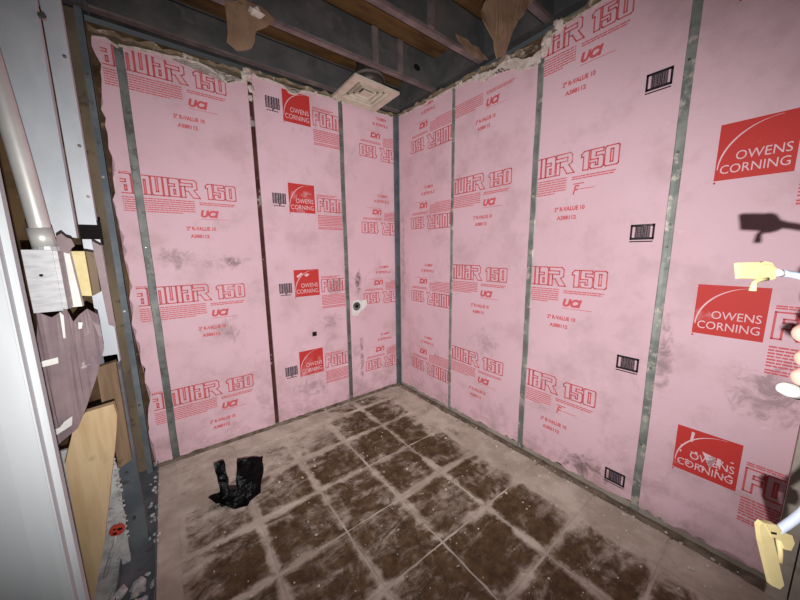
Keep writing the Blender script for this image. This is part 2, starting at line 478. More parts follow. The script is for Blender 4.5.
_tc = {}
def text_into(bm, s, x, y, size, width=None, bold=.0, shear=0.0, mi=0, n=0.0):
    key = (s, bold, shear)
    if key not in _tc:
        cu = bpy.data.curves.new('text', 'FONT'); cu.body = s; cu.size = 1.0
        cu.offset = bold; cu.shear = shear; cu.fill_mode = 'FRONT'; cu.resolution_u = 3
        to = bpy.data.objects.new('text', cu); COL.objects.link(to)
        bpy.context.view_layer.update()
        me = bpy.data.meshes.new_from_object(to)
        vs = [tuple(v.co) for v in me.vertices]; fs = [tuple(p.vertices) for p in me.polygons]
        bpy.data.objects.remove(to); bpy.data.curves.remove(cu); bpy.data.meshes.remove(me)
        xs = [v[0] for v in vs]; ys = [v[1] for v in vs]
        _tc[key] = (vs, fs, min(xs), max(xs), min(ys), max(ys))
    vs, fs, a, b, c, d = _tc[key]
    sy = size/(d-c); sx = sy if width is None else width/(b-a)
    nv = [bm.verts.new((x+(v[0]-a)*sx, y+(v[1]-c)*sy, n)) for v in vs]
    for f in fs:
        try: bm.faces.new([nv[i] for i in f]).material_index = mi
        except ValueError: pass

def lettering_right(s0, ulim, flip=False, seed=1, vtop=None, letters='FOAMULAR', uci=True):
    """print block around the '150'; local origin u=0 at left of 150, v=0 at its baseline"""
    bm = bmesh.new()
    word(bm, '150', 0.0, 0.0, .086, .05, width=.157)
    word(bm, letters, 0, 0.0, .098, .05, right=-.034, cond=.87)
    microtext(bm, -.42, -.30, [.106], .004, seed+3)
    microtext(bm, -.45, -.062, [-.020-.0115*i for i in range(7)], .0054, seed)
    microtext(bm, -.038, .15, [-.024, -.034], .0055, seed+1, .96)
    if uci:
        text_into(bm, 'UCI', -.038, -.108, .044, width=.095, bold=.07, shear=.25)
        rect(bm, -.04, -.1175, .105, -.115)
    else:
        text_into(bm, 'F', -.030, -.108, .044, width=.03, bold=.02, shear=.25)
        rect(bm, -.03, -.060, .02, -.055); rect(bm, .0, -.086, .07, -.083)
    text_into(bm, '2" R-VALUE 10', -.115, -.184, .023, width=.147, bold=.045)
    text_into(bm, 'A388112', -.10, -.227, .021, width=.095, bold=.045)
    return bm

def put_print(panel_, bm, u, v, ulim, flip=False, name='printed_lettering', mats='red', vtop=None):
    """ulim: panel extents in wall coords; the block is clipped to them"""
    if flip: clip_u(bm, u-ulim[1], u-ulim[0])
    else: clip_u(bm, ulim[0]-u, ulim[1]-u)
    if vtop is not None: clip_v(bm, vtop-v)
    o = obj(name, bm, mats, panel_, (u, v, INK_N))
    if flip: o.rotation_euler = (0, 0, math.pi)
    return o

def rows(panel_, u, vs, ulim, flip=False, seed=0, vtops=None, nouci=()):
    for i, v in enumerate(vs):
        bm = lettering_right(0, ulim, seed=seed*10+i, uci=i not in nouci)
        put_print(panel_, bm, u, v, ulim, flip, vtop=(vtops if i == 0 else None) if not flip else None)

E0 = .019
rows(pl1, -1.421, (2.166, 1.562, .962, .344), (-1.728+E0, -1.143), seed=1, vtops=2.262)
rows(pl0, -1.421, (2.166, 1.562, .962, .344), (-1.797, -1.747), seed=1, vtops=2.262)
rows(pl3, -.206, (2.075, 1.482, .895, .300), (-.518+.018, -.036), flip=True, seed=2)
rows(pr0, .345, (2.098, 1.512, .915, .318), (.012, .642-.014), flip=True, seed=3)
rows(pr1, .946, (2.215, 1.630, 1.046, .438), (.642+.014, 1.23), seed=4, vtops=2.20)
rows(pr2, 1.482, (2.218, 1.622, 1.052, .444), (1.248+.017, 1.826), seed=5, vtops=2.32, nouci=(1, 3))

def logo_mesh(scratch=0):
    """red square, origin at its top-left corner; pale arc and two lines of letters"""
    W, H = .186, .195
    bm = bmesh.new()
    rect(bm, 0, -H, W, 0, 0, 0)
    pts = []
    for i in range(17):
        t = i/16*math.pi/2*.98
        pts.append((W*(.80-.77*math.cos(t)), -H + H*(.20+.77*math.sin(t)), .0010+.0042*math.sin(math.pi*min(1, i/16+.12))))
    for i in range(16):
        a, b = pts[i], pts[i+1]
        d = (Vector(b[:2])-Vector(a[:2])).normalized(); e = Vector((-d.y, d.x))
        quad(bm, Vector(a[:2])-e*a[2]/2, Vector(b[:2])-e*b[2]/2, Vector(b[:2])+e*b[2]/2, Vector(a[:2])+e*a[2]/2, .0004, 1)
    text_into(bm, 'OWENS', W*.26, -H*.665, H*.155, width=W*.68, bold=.0, mi=1, n=.0004)
    text_into(bm, 'CORNING', W*.07, -H*.885, H*.155, width=W*.87, bold=.0, mi=1, n=.0004)
    rect(bm, .0, -H-.011, .006, -H-.004, 0, 0)
    if scratch == 1:
        rnd = random.Random(2)
        quad(bm, (W*.24, -H*.06), (W*.29, -H*.07), (W*.27, -H*.30), (W*.23, -H*.27), .0006, 1)
        quad(bm, (W*.44, -H*.42), (W*.66, -H*.46), (W*.52, -H*.60), (W*.60, -H*.74), .0006, 1)
        quad(bm, (W*.68, -H*.44), (W*.74, -H*.46), (W*.72, -H*.62), (W*.67, -H*.60), .0006, 1)
        for k in range(26):
            a, b = rnd.uniform(.06, .9), rnd.uniform(.42, .82); p, q = rnd.uniform(.02, .07), rnd.uniform(.015, .05)
            quad(bm, (W*a, -H*b), (W*(a+p), -H*(b+rnd.uniform(-.03, .03))), (W*(a+p*.8), -H*(b+q)), (W*(a+.1*p), -H*(b+q*.8)), .0006, 1)
    if scratch == 2:
        quad(bm, (W*.40, -H*.20), (W*.52, -H*.14), (W*.62, -H*.19), (W*.48, -H*.27), .0006, 1)
        quad(bm, (W*.1, -H*.22), (W*.3, -H*.1), (W*.34, -H*.16), (W*.14, -H*.3), .0006, 1)
    return bm

def foam_word(seed):
    """start of the product word right of a logo, origin at logo's top-left corner"""
    bm = bmesh.new()
    word(bm, 'FOAMULAR', .205, -.175, .094, .05, cond=.87)
    microtext(bm, .203, .36, [-.060, -.068], .0052, seed)
    microtext(bm, .203, .62, [-.205-.0115*i for i in range(7)] + [-.290, -.300], .0062, seed+1)
    return bm

lg = obj('printed_logo', logo_mesh(), ['logo_red', 'logo_pale'], pl2, (-.937, 2.300, INK_N))
clipped = logo_mesh()
for i, v in enumerate((1.715, 1.120, .512)):
    if i == 1: obj('printed_logo', logo_mesh(2), ['logo_red', 'logo_pale'], pl2, (-.937, v, INK_N))
    else: share('printed_logo', lg, pl2, (-.937, v, INK_N))
clipped.free()
for i, v in enumerate((2.300, 1.715, 1.120, .512)):
    put_print(pl2, foam_word(40+i), -.937, v, (-1.1, -.536), vtop=2.325)
for i, v in enumerate((2.283, 1.683, 1.103, .505)):
    if i == 3: obj('printed_logo', logo_mesh(1), ['logo_red', 'logo_pale'], pr3, (1.954, v, INK_N))
    else: share('printed_logo', lg, pr3, (1.954, v, INK_N))
    put_print(pr3, foam_word(50+i), 1.952, v, (1.87, 2.25))

def barcode_mesh():
    bm = bmesh.new()
    W, H = .086, .066
    for a in ((0, -.010, W, 0), (0, -H, W, -H+.010), (0, -H, .008, 0), (W-.008, -H, W, 0)): rect(bm, *a)
    rnd = random.Random(3)
    x = .017
    while x < W-.017:
        w_ = rnd.choice((.002, .003, .0045)); rect(bm, x, -H+.010, min(x+w_, W-.015), -.010); x += w_+.0006
    rect(bm, .0, -H-.010, W*.97, -H-.005)
    return bm
def stamp_mesh():
    bm = bmesh.new()
    W, H = .088, .070
    for i in range(9): rect(bm, 0, -H+i*H/9+.001, W*(.97 if i % 2 else 1), -H+i*H/9+.0058)
    for x in (.0, .018, .036, .050, .068, .082): rect(bm, x, -H, x+.006, 0)
    rnd = random.Random(5); x = .006
    while x < W-.008:
        w_ = rnd.uniform(.005, .014); rect(bm, x, -H-.017, min(x+w_, W), -H-.010); x += w_+.003
    rect(bm, .04, -H-.010, .05, -H)
    return bm
bc = None
for v in (1.950, 1.348, .749, .158):
    if bc is None: bc = obj('printed_barcode', barcode_mesh(), 'black_ink', pr2, (1.711, v, INK_N))
    else: share('printed_barcode', bc, pr2, (1.711, v, INK_N))
st = None
for v in (2.232, 1.640, 1.030, .415):
    if st is None: st = obj('printed_stamp', stamp_mesh(), 'grey_ink', pl2, (-1.044, v, INK_N))
    else: share('printed_stamp', st, pl2, (-1.044, v, INK_N))

# ---- remains of drywall and spray foam along the wall tops
def remnant(wall, pts, h, seed):
    bm = bmesh.new(); rnd = random.Random(seed)
    lo_, hi_ = [], []
    pp = poly_through(pts, .004, .03, seed)
    for (a, b) in pp:
        lo_.append((a, b + rnd.uniform(-.004, .004))); hi_.append((a, b + h + rnd.uniform(-.012, .008)))
    prism(bm, lo_+hi_[::-1], -.06, .004)
    return obj('drywall_remnant', bm, 'remnant', wall)
remnant(wall_left, [(-1.83, 2.295), (-1.3, 2.31), (-1.14, 2.315)], .022, 1)
remnant(wall_left, [(-1.13, 2.335), (-.6, 2.345), (0, 2.348)], .018, 2)
remnant(wall_right, [(.01, 2.345), (.65, 2.33), (1.2, 2.30)], .022, 3)
remnant(wall_right, [(1.26, 2.315), (1.5, 2.335), (2.25, 2.345)], .024, 4)
def wall_lump(wall, u, v, n, r, seed, mat='torn', flat=.6, name='spray_foam_lump'):
    bm = bmesh.new(); lump(bm, (0, 0, 0), r, seed, flat, 3, .55)
    return obj(name, bm, mat, wall, (u, v, n), smooth=True)
for i, (u, v, r) in enumerate(((-1.138, 2.315, .032), (-1.125, 2.245, .018), (-1.13, 2.19, .013), (-.49, 2.335, .015), (-.7, 2.338, .012), (-1.45, 2.315, .012))):
    wall_lump(wall_left, u, v, .0, r, i)
for i, (u, v, r) in enumerate(((1.262, 2.25, .022), (1.275, 2.295, .028), (1.33, 2.335, .026), (.70, 2.325, .012), (.93, 2.29, .012), (1.05, 2.30, .016))):
    wall_lump(wall_right, u, v, .002, r, i+20)
bm = bmesh.new()
prism(bm, poly_through([(.80, 2.312), (.87, 2.268), (.93, 2.262), (.99, 2.280), (1.03, 2.268), (1.10, 2.238), (1.17, 2.214), (1.245, 2.212)], .006, .018, 71)
      + poly_through([(1.245, 2.262), (1.20, 2.248), (1.16, 2.258), (1.10, 2.290), (1.02, 2.306), (.95, 2.292), (.88, 2.308), (.80, 2.325)], .006, .018, 72), -.04, .008)
obj('plaster_edge', bm, 'torn', wall_right)

# ------------------------------------------------------------------ floor
bm = bmesh.new()
box(bm, (-2.6, -3.0, -.1), (.17, .17, 0.0))
floor = tag(obj('floor', bm, 'floor'), 'dusty concrete floor with dark square tile marks', kind='structure')
X0, Y0, PT = -1.135, -.79, .300
def tile_mesh(seed, w, h):
    bm = bmesh.new()
    g = .005
    c = [(g, g), (w-g, g), (w-g, h-g), (g, h-g)]
    poly = []
    for i in range(4): poly += ragged(c[i], c[(i+1) % 4], 8, .0035, seed*9+i)
    prism(bm, poly, -.004, .0028)
    return bm
protos = []
ix = 0
for i in range(-3, 4):
    for j in range(-6, 3):
        xa, xb = X0+i*PT, X0+(i+1)*PT
        ya, yb = Y0+j*PT, Y0+(j+1)*PT
        xa_, xb_, ya_, yb_ = max(xa, -1.79), min(xb, -.04), ya, min(yb, -.05)
        if xb_-xa_ < .06 or yb_-ya_ < .06: continue
        full = abs(xb_-xa_-PT) < 1e-6 and abs(yb_-ya_-PT) < 1e-6
        if full and len(protos) >= 6:
            o = share('floor_tile', protos[ix % 6], floor, (xa_, ya_, 0)); ix += 1
        else:
            o = obj('floor_tile', tile_mesh(ix+i*13+j, xb_-xa_, yb_-ya_), 'tile', floor, (xa_, ya_, 0)); ix += 1
            if full: protos.append(o)

# rough mortar ridges along the foot of the walls
def ridge(name, p, q, w, h, seed, label):
    p, q = Vector(p), Vector(q); d = (q-p); L = d.length; d.normalize(); nn = Vector((-d.y, d.x, 0))
    n = int(L/.02); bm = bmesh.new(); ringp = None
    for i in range(n+1):
        c = p + d*(L*i/n); s = Vector((c.x*7, c.y*7, seed))
        ww = w*(.65+.8*abs(noise.noise(s))); hh = h*(.5+1.0*abs(noise.noise(s*2.3+Vector((4, 1, 0)))))
        ring = [bm.verts.new(c + nn*a*ww + Vector((0, 0, b*hh))) for a, b in ((0, -.3), (0, 1), (.25, .9+.3*noise.noise(s*5)), (.6, .35+.25*noise.noise(s*6)), (1, -.1))]
        if ringp:
            for k in range(4): bm.faces.new((ringp[k], ringp[k+1], ring[k+1], ring[k]))
        ringp = ring
    o = obj(name, bm, 'concrete')
    return tag(o, label, kind='structure')
ridge('trim_1', (0, 0, 0), (0, -2.25, 0), -.085, .010, 1.0, 'crumbling mortar ridge along foot of right wall')
ridge('trim_2', (0, 0, 0), (-1.82, 0, 0), .040, .016, 2.0, 'crumbling mortar ridge along foot of left wall')

# ------------------------------------------------------------------ ceiling
bm = bmesh.new()
box(bm, (-2.6, -3.0, 2.575), (.17, .17, 2.60))
ceiling = tag(obj('ceiling', bm, 'ply'), 'brown wooden subfloor carried by dark steel joists', kind='structure')
def joist(y, x0=-2.6, x1=-.006, z0=2.37, z1=2.574, fl=.045, hole=None, stiff=()):
    bm = bmesh.new()
    box(bm, (x0, y, z0), (x1, y+.004, z1), 0)
    box(bm, (x0, y, z0), (x1, y+fl, z0+.004), 1)
    box(bm, (x0, y, z1-.004), (x1, y+fl, z1), 1)
    box(bm, (x0, y+fl-.004, z0), (x1, y+fl, z0+.016), 1)
    box(bm, (x0, y-.0022, z0-.0005), (x1, y+.001, z0+.012), 1)
    j = obj('joist', bm, ['joist', 'flange'], ceiling)
    for x in stiff:
        b2 = bmesh.new(); box(b2, (x-.02, y-.016, z0+.006), (x+.02, y-.0005, z1-.01)); obj('stiffener', b2, 'flange', j)
    if hole:
        b2 = bmesh.new(); poly = [(hole[0]+.028*math.cos(a*math.pi/8), hole[1]+.02*math.sin(a*math.pi/8)) for a in range(16)]
        prism(b2, poly, y-.0012, y-.0002, axis='y'); obj('knockout', b2, 'dark', j)
    return j
joist(-.050, fl=.04, z1=2.535)
joist(-.470, hole=(-.18, 2.46), stiff=(-.52, -.33))
joist(-.885, stiff=(-.45,))
joist(-1.30)
joist(-1.715)
joist(-2.13)
bm = bmesh.new()
box(bm, (-.005, -3.0, 2.385), (.05, .1, 2.574))
obj('rim_track', bm, 'joist', ceiling)
bm = bmesh.new()
box(bm, (-2.6, -.004, 2.385), (.05, .05, 2.574))
obj('rim_track', bm, 'joist', ceiling)

# ceiling vent hanging in the corner
vent = tag(empty('ceiling_vent', (-.418, -.195, 2.322), (math.radians(-2), math.radians(1.5), math.radians(1))),
           'off-white square air vent hanging below the joists in the corner', 'vent')
bm = bmesh.new()
for k, (s, z) in enumerate(((.178, 0), (.115, .010))):
    pass
def square_ring(bm, so, si, z0, z1, zi=None):
    zi = z0 if zi is None else zi
    o_ = [bm.verts.new((a*so, b*so*.9, z0)) for a, b in ((-1, -1), (1, -1), (1, 1), (-1, 1))]
    i_ = [bm.verts.new((a*si, b*si*.9, zi)) for a, b in ((-1, -1), (1, -1), (1, 1), (-1, 1))]
    t_ = [bm.verts.new((a*so, b*so*.9, z1)) for a, b in ((-1, -1), (1, -1), (1, 1), (-1, 1))]
    u_ = [bm.verts.new((a*si, b*si*.9, z1)) for a, b in ((-1, -1), (1, -1), (1, 1), (-1, 1))]
    for k in range(4):
        l = (k+1) % 4
        bm.faces.new((o_[k], o_[l], i_[l], i_[k])); bm.faces.new((o_[k], o_[l], t_[l], t_[k]))
        bm.faces.new((i_[k], i_[l], u_[l], u_[k])); bm.faces.new((t_[k], t_[l], u_[l], u_[k]))
square_ring(bm, .178, .128, 0, .016)
obj('frame', bm, 'vent', vent)
for k in range(3):
    bm = bmesh.new(); square_ring(bm, .122-.032*k, .122-.032*k-.012, .004+.004*k, .026+.004*k, .012+.004*k)
    obj('louver', bm, 'vent', vent)
bm = bmesh.new(); box(bm, (-.034, -.03, .012), (.034, .03, .02)); obj('centre_plate', bm, 'vent', vent)
bm = bmesh.new(); box(bm, (-.13, -.117, .034), (.13, .117, .045)); obj('damper_box', bm, 'vent_dark', vent)
# dark duct boot above it
duct = tag(empty('duct', (-.40, -.22, 2.43)), 'dented dark duct boot above the white vent', 'duct')
bm = bmesh.new()
tube(bm, [(0, 0, -.058), (.0, 0, -.02), (.0, .0, .03), (.0, .0, .142)], [.10, .104, .085, .085], 18)
obj('boot', bm, 'duct', duct, smooth=True)
bm = bmesh.new(); tube(bm, [(0, 0, -.012), (0, 0, .002)], .108, 18); obj('collar', bm, 'flange', duct)

# torn paper hanging from the joists
def hanging_paper(name, outline, y, label, bend, seed, patch=None):
    """outline in (x,z) hung at depth y; grid-free crumpled sheet with thickness"""
    bm = bmesh.new()
    prism(bm, poly_through(outline+[outline[0]], .004, .03, seed)[:-1], y, y+.003, axis='y')
    bmesh.ops.subdivide_edges(bm, edges=bm.edges[:], cuts=2, use_grid_fill=True)
    zt = max(p[1] for p in outline)
    for v in bm.verts:
        k = zt - v.co.z
        v.co.y += bend*k*k*8 + .016*noise.noise(Vector((v.co.x*14, v.co.z*14, seed)))
    o = obj(name, bm, 'cardboard')
    tag(o, label, 'torn paper')
    if patch:
        bm = bmesh.new(); lump(bm, (0, 0, 0), patch[2], seed, .5)
        obj('plaster_patch', bm, 'torn', o, (patch[0], y-.006, patch[1]))
    return o
hanging_paper('torn_paper', [(-1.325, 2.345), (-1.24, 2.395), (-1.17, 2.40), (-1.105, 2.372), (-1.15, 2.318), (-1.195, 2.285), (-1.225, 2.20), (-1.29, 2.165), (-1.33, 2.19), (-1.312, 2.27)],
              -.490, 'brown torn paper scrap with white patch hanging over left wall', -.0, 3, patch=(-1.20, 2.352, .030))
hanging_paper('torn_paper', [(-.515, 2.275), (-.475, 2.40), (-.20, 2.40), (-.235, 2.33), (-.335, 2.225), (-.375, 2.16), (-.42, 2.06), (-.475, 2.03), (-.50, 2.09), (-.585, 2.125), (-.56, 2.20)],
              -1.320, 'long brown torn paper strip dangling near the right wall', .0, 8, patch=(-.355, 2.33, .035))
hanging_paper('torn_paper', [(-.30, 2.385), (-.10, 2.392), (-.03, 2.345), (-.09, 2.325), (-.2, 2.335), (-.28, 2.355)],
              -.93, 'small brown paper scrap lying against top of right wall', .0, 12)

# ------------------------------------------------------------------ partition of steel studs at far left
def stud_bm(x0, x1, y, z0, z1, fl=.035, lip=.008, t=.0022, dirn=1, jitter=0):
    """C stud: web in plane y, flanges running towards +y*dirn"""
    bm = bmesh.new()
    a, b = y, y+dirn*fl
    ya, yb = min(a, b), max(a, b)
    box(bm, (x0, y-t/2, z0), (x1, y+t/2, z1))
    box(bm, (x0-t, ya, z0), (x0, yb, z1)); box(bm, (x1, ya, z0), (x1+t, yb, z1))
    box(bm, (x0, b-t/2, z0), (x0+lip, b+t/2, z1)); box(bm, (x1-lip, b-t/2, z0), (x1, b+t/2, z1))
    return bm
bm = bmesh.new()
box(bm, (-1.925, -1.66, 0.0), (-1.812, -.004, .003)); box(bm, (-1.815, -1.66, 0), (-1.812, -.004, .034)); box(bm, (-1.925, -1.66, 0), (-1.922, -.004, .034))
wall_part = tag(obj('wall_partition', bm, 'stud_dark'), 'open steel stud partition standing at the left edge', kind='structure')
def part(name, bm, mat, parent=wall_part, smooth=False): return obj(name, bm, mat, parent, smooth=smooth)
bm = bmesh.new(); box(bm, (-1.925, -1.66, 2.366), (-1.812, -.056, 2.369)); box(bm, (-1.815, -1.66, 2.33), (-1.812, -.056, 2.368)); part('top_track', bm, 'stud_dark')
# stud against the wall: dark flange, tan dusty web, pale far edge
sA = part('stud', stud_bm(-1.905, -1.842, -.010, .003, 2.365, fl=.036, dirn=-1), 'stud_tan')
bm = bmesh.new(); box(bm, (-1.862, -.05, .003), (-1.834, -.0475, 2.36)); box(bm, (-1.8365, -.05, .003), (-1.834, -.012, 2.36)); part('edge_angle', bm, 'stud_dark')
for z in (.42, .95, 1.62, 2.08):
    bm = bmesh.new(); tube(bm, [(-1.852, -.055, z), (-1.852, -.0495, z)], .006, 8); obj('screw', bm, 'screw', sA)
# second stud: two lengths, with an open gap backed by a black plate
sB = part('stud', stud_bm(-1.885, -1.842, -.60, 1.352, 2.365, fl=.036, dirn=1), 'stud')
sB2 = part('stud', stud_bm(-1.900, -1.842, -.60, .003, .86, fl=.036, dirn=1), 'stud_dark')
sB3 = part('stud', stud_bm(-1.882, -1.840, -.60, .83, 1.30, fl=.036, dirn=1), 'stud')
bm = bmesh.new(); box(bm, (-1.890, -.585, 1.28), (-1.832, -.575, 1.37)); part('gap_shade_plate', bm, 'dark')  # added black plate, paints the shade of the cavity behind the gap
for z in (1.45, 1.62, 1.9): 
    bm = bmesh.new(); tube(bm, [(-1.85, -.608, z), (-1.85, -.600, z)], .005, 8); obj('screw', bm, 'screw', sB)
for z in (.15, .36): 
    bm = bmesh.new(); tube(bm, [(-1.872, -.612, z), (-1.872, -.600, z)], .006, 8); obj('screw', bm, 'screw', sB2)
# third stud, pale, behind the conduit
sC = part('stud', stud_bm(-1.965, -1.878, -.74, 1.30, 2.365, fl=.036, dirn=1), 'stud')
bm = bmesh.new(); tube(bm, [(-1.866, -.752, 1.935), (-1.866, -.741, 1.935)], .009, 8); obj('bolt', bm, 'screw', sC)
# near jamb stud
bm = stud_bm(-1.936, -1.832, -1.50, 0.003, 2.365, fl=.036, dirn=-1)
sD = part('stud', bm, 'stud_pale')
bm = bmesh.new(); box(bm, (-1.866, -1.52, .003), (-1.822, -1.5035, 2.36)); 
part('jamb_strip', bm, 'stud_pale')

# electrical conduit with coupling and box
con = tag(empty('conduit', (-1.90, -1.0, 1.26)), 'round metal conduit running down into a junction box', 'conduit')
bm = bmesh.new()
pts = bezier((-.075, -.02, 1.10), (-.050, .0, .70), (-.012, 0, .34), (.003, 0, .02), 18)
tube(bm, pts, .0195, 20); obj('pipe', bm, 'conduit', con, smooth=True)
bm = bmesh.new(); tube(bm, [(.0038, 0, .004), (-.0005, 0, .052)], .0225, 20); obj('coupling', bm, 'conduit', con, smooth=True)
jb = tag(empty('junction_box', (-1.893, -1.0, 1.10)), 'pale metal junction box below the conduit', 'junction box')
bm = bmesh.new(); box(bm, (-.034, -.03, .005), (.022, .03, .155)); obj('body', bm, 'boxmetal', jb)
bm = bmesh.new(); box(bm, (-.037, -.0335, .002), (.014, -.0305, .158)); obj('cover', bm, 'boxmetal', jb)
bm = bmesh.new(); tube(bm, [(-.012, -.036, .095), (-.012, -.033, .095)], .0035, 8); obj('screw', bm, 'dark', jb)
bm = bmesh.new(); tube(bm, [(.0, .0, .155), (.0, 0, .166)], .026, 16); obj('hub', bm, 'boxmetal', jb)
# torn bracket beside the coupling
bm = bmesh.new(); prism(bm, [(-1.874, 1.262), (-1.872, 1.292), (-1.862, 1.300), (-1.855, 1.290), (-1.846, 1.286), (-1.842, 1.268), (-1.848, 1.262), (-1.856, 1.248), (-1.866, 1.252)], -1.01, -1.004, axis='y')
tag(obj('bracket', bm, 'maroon'), 'bent mauve bracket beside the conduit coupling', 'bracket')
# white plastic channel and cream block
bm = bmesh.new()
prism(bm, [(-1.884, 1.27), (-1.864, 1.275), (-1.856, 1.10), (-1.876, 1.10)], -.955, -.93, axis='y')
w_ = obj('plastic_channel', bm, 'white'); tag(w_, 'short white plastic channel right of the junction box', 'channel')
bm = bmesh.new(); prism(bm, [(-1.889, 1.272), (-1.884, 1.272), (-1.876, 1.10), (-1.881, 1.10)], -.975, -.956, axis='y'); obj('side_lip', bm, 'boxmetal', w_)
sw = tag(empty('switch_block', (-1.838, -.86, 1.12)), 'cream plastic block tucked behind the white channel', 'block')
bm = bmesh.new(); prism(bm, [(-.040, .005), (-.006, .0), (-.006, .135), (-.040, .135)], -.02, .02, axis='y'); obj('body', bm, 'cream', sw)
bm = bmesh.new(); prism(bm, [(-.004, .0), (.012, .01), (.014, .13), (-.004, .135)], -.012, .016, axis='y'); obj('side_plate', bm, 'stud_tan', sw)
for z in (.085, .10): 
    bm = bmesh.new(); tube(bm, [(-.031, -.024, z), (-.031, -.019, z)], .003, 8); obj('terminal', bm, 'white', sw)
# clear plastic strip beside it
bm = bmesh.new(); prism(bm, [(-1.822, 1.285), (-1.803, 1.27), (-1.800, 1.02), (-1.815, 1.03)], -.905, -.9, axis='y')
tag(obj('plastic_strip', bm, 'maroon'), 'narrow mauve plastic strip hanging beside cream block', 'strip')
# mauve plastic sheet, torn, in front
def sheet(name, outline, y, mat, label, cat, amp=.008, seed=1, thick=.003):
    bm = bmesh.new()
    prism(bm, outline, y, y+thick, axis='y')
    bmesh.ops.subdivide_edges(bm, edges=bm.edges[:], cuts=2, use_grid_fill=True)
    for v in bm.verts: v.co.y += amp*noise.noise(Vector((v.co.x*25, v.co.z*25, seed)))
    return tag(obj(name, bm, mat), label, cat)
ms = sheet('plastic_sheet', [(-1.928, 1.105), (-1.905, 1.085), (-1.876, 1.105), (-1.868, 1.068), (-1.855, 1.085), (-1.838, 1.10), (-1.818, 1.082), (-1.818, .985), (-1.845, .90), (-1.875, .82),
                             (-1.897, .77), (-1.93, .745), (-1.958, .72), (-1.962, .80), (-1.945, .90), (-1.94, 1.0)], -1.02, 'maroon',
           'torn mauve plastic sheet hanging below the junction box', 'plastic sheet')
for i, pl in enumerate(([(-1.955, .950), (-1.935, .962), (-1.905, .966), (-1.904, .982), (-1.930, .978), (-1.945, .972)],
                        [(-1.958, .765), (-1.935, .772), (-1.903, .79), (-1.899, .815), (-1.915, .805), (-1.925, .792), (-1.955, .782)],
                        [(-1.888, 1.03), (-1.884, 1.03), (-1.880, 1.09), (-1.886, 1.10)],
                        [(-1.858, 1.05), (-1.852, 1.05), (-1.848, 1.066), (-1.856, 1.068)])):
    bm = bmesh.new(); prism(bm, pl, -1.036, -1.031, axis='y'); obj('white_fold', bm, 'white', ms)
# tan board below the stud and pale splintered wedge board in front
bm = bmesh.new(); prism(bm, [(-1.900, .83), (-1.846, .842), (-1.846, .43), (-1.905, .40)], -.642, -.608, axis='y')
tag(obj('wood_block', bm, 'wood_brown'), 'brown wood block fixed against the second stud', 'wood block')
bm = bmesh.new()
prism(bm, poly_through([(-1.925, .735), (-1.895, .775), (-1.832, .782), (-1.828, .742), (-1.846, .633), (-1.880, .46), (-1.918, .28), (-1.962, .115), (-1.960, .30), (-1.956, .63)], .0015, .05, 3), -.925, -.90, axis='y')
wd = tag(obj('wood_board', bm, 'wood'), 'pale bare wood board tapering to a point near the floor', 'wood board')
# rubble heap in the track and red plastic cap
bm = bmesh.new(); rnd = random.Random(4)
for k in range(46):
    lump(bm, (rnd.uniform(-1.96, -1.85), rnd.uniform(-1.1, -.80), .006+rnd.uniform(0, .02)), rnd.uniform(.012, .03), k, .7, 1)
for k in range(30):
    lump(bm, (rnd.uniform(-1.845, -1.80), rnd.uniform(-.9, -.05), .004+rnd.uniform(0, .01)), rnd.uniform(.005, .013), k+60, .7, 1)
tag(obj('plaster_rubble', bm, 'rubble'), 'white crumbled plaster heaped along the bottom track', 'rubble', kind='stuff')
bm = bmesh.new(); box(bm, (-2.05, -1.45, 0.001), (-1.93, -.6, .012)); 
part('base_plate', bm, 'rubble')
bm = bmesh.new(); prism(bm, poly_through([(-2.06, .003), (-1.897, .003), (-1.893, .25), (-1.888, .52), (-1.93, .56), (-2.06, .55)], .003, .03, 2), -.658, -.645, axis='y')
part('plastered_board', bm, 'rubble')
bm = bmesh.new(); rnd = random.Random(9)
for k in range(16): lump(bm, (-1.892+rnd.uniform(-.004, .006), -.662, .12+k*.023), rnd.uniform(.004, .010), k, .8, 1)
part('plaster_drips', bm, 'rubble')
cap = tag(empty('wire_cap', (-1.917, -.672, .175), (math.radians(80), math.radians(14), math.radians(-5))), 'red round plastic cap with holes beside the wood board', 'plastic cap')
bm = bmesh.new()
poly = [(.021*math.cos(a*math.pi/9), .017*math.sin(a*math.pi/9)*(1+.1*math.sin(a*2.2))) for a in range(18)]
poly2 = [(p[0]*1.12, p[1]*1.2) for p in poly]
prism(bm, poly2, -.006, .006); obj('disc', bm, 'redplastic', cap)
for (a, b, r) in ((.008, .004, .0062), (-.008, .006, .004), (-.004, -.010, .0055)):
    bm = bmesh.new(); prism(bm, [(a+r*1.3*math.cos(k*.785), b+r*.8*math.sin(k*.785)) for k in range(8)], .0055, .0068); obj('hole', bm, 'dark', cap)
bm = bmesh.new(); tube(bm, [(.0, -.015, 0), (.002, -.045, 0), (-.004, -.08, -.004), (-.01, -.17, -.006)], .006, 8); obj('stem', bm, 'rubble', cap, smooth=True)

# ------------------------------------------------------------------ grey painted post at the right end
bm = bmesh.new(); box(bm, (-.055, -2.298, 0), (-.002, -2.253, 2.38))
post = tag(obj('trim_3', bm, 'paint'), 'grey painted post at the right end of the right wall', kind='structure')
bm = bmesh.new(); box(bm, (-.058, -2.50, 0), (-.002, -2.302, 2.38)); obj('board', bm, 'paint', post)

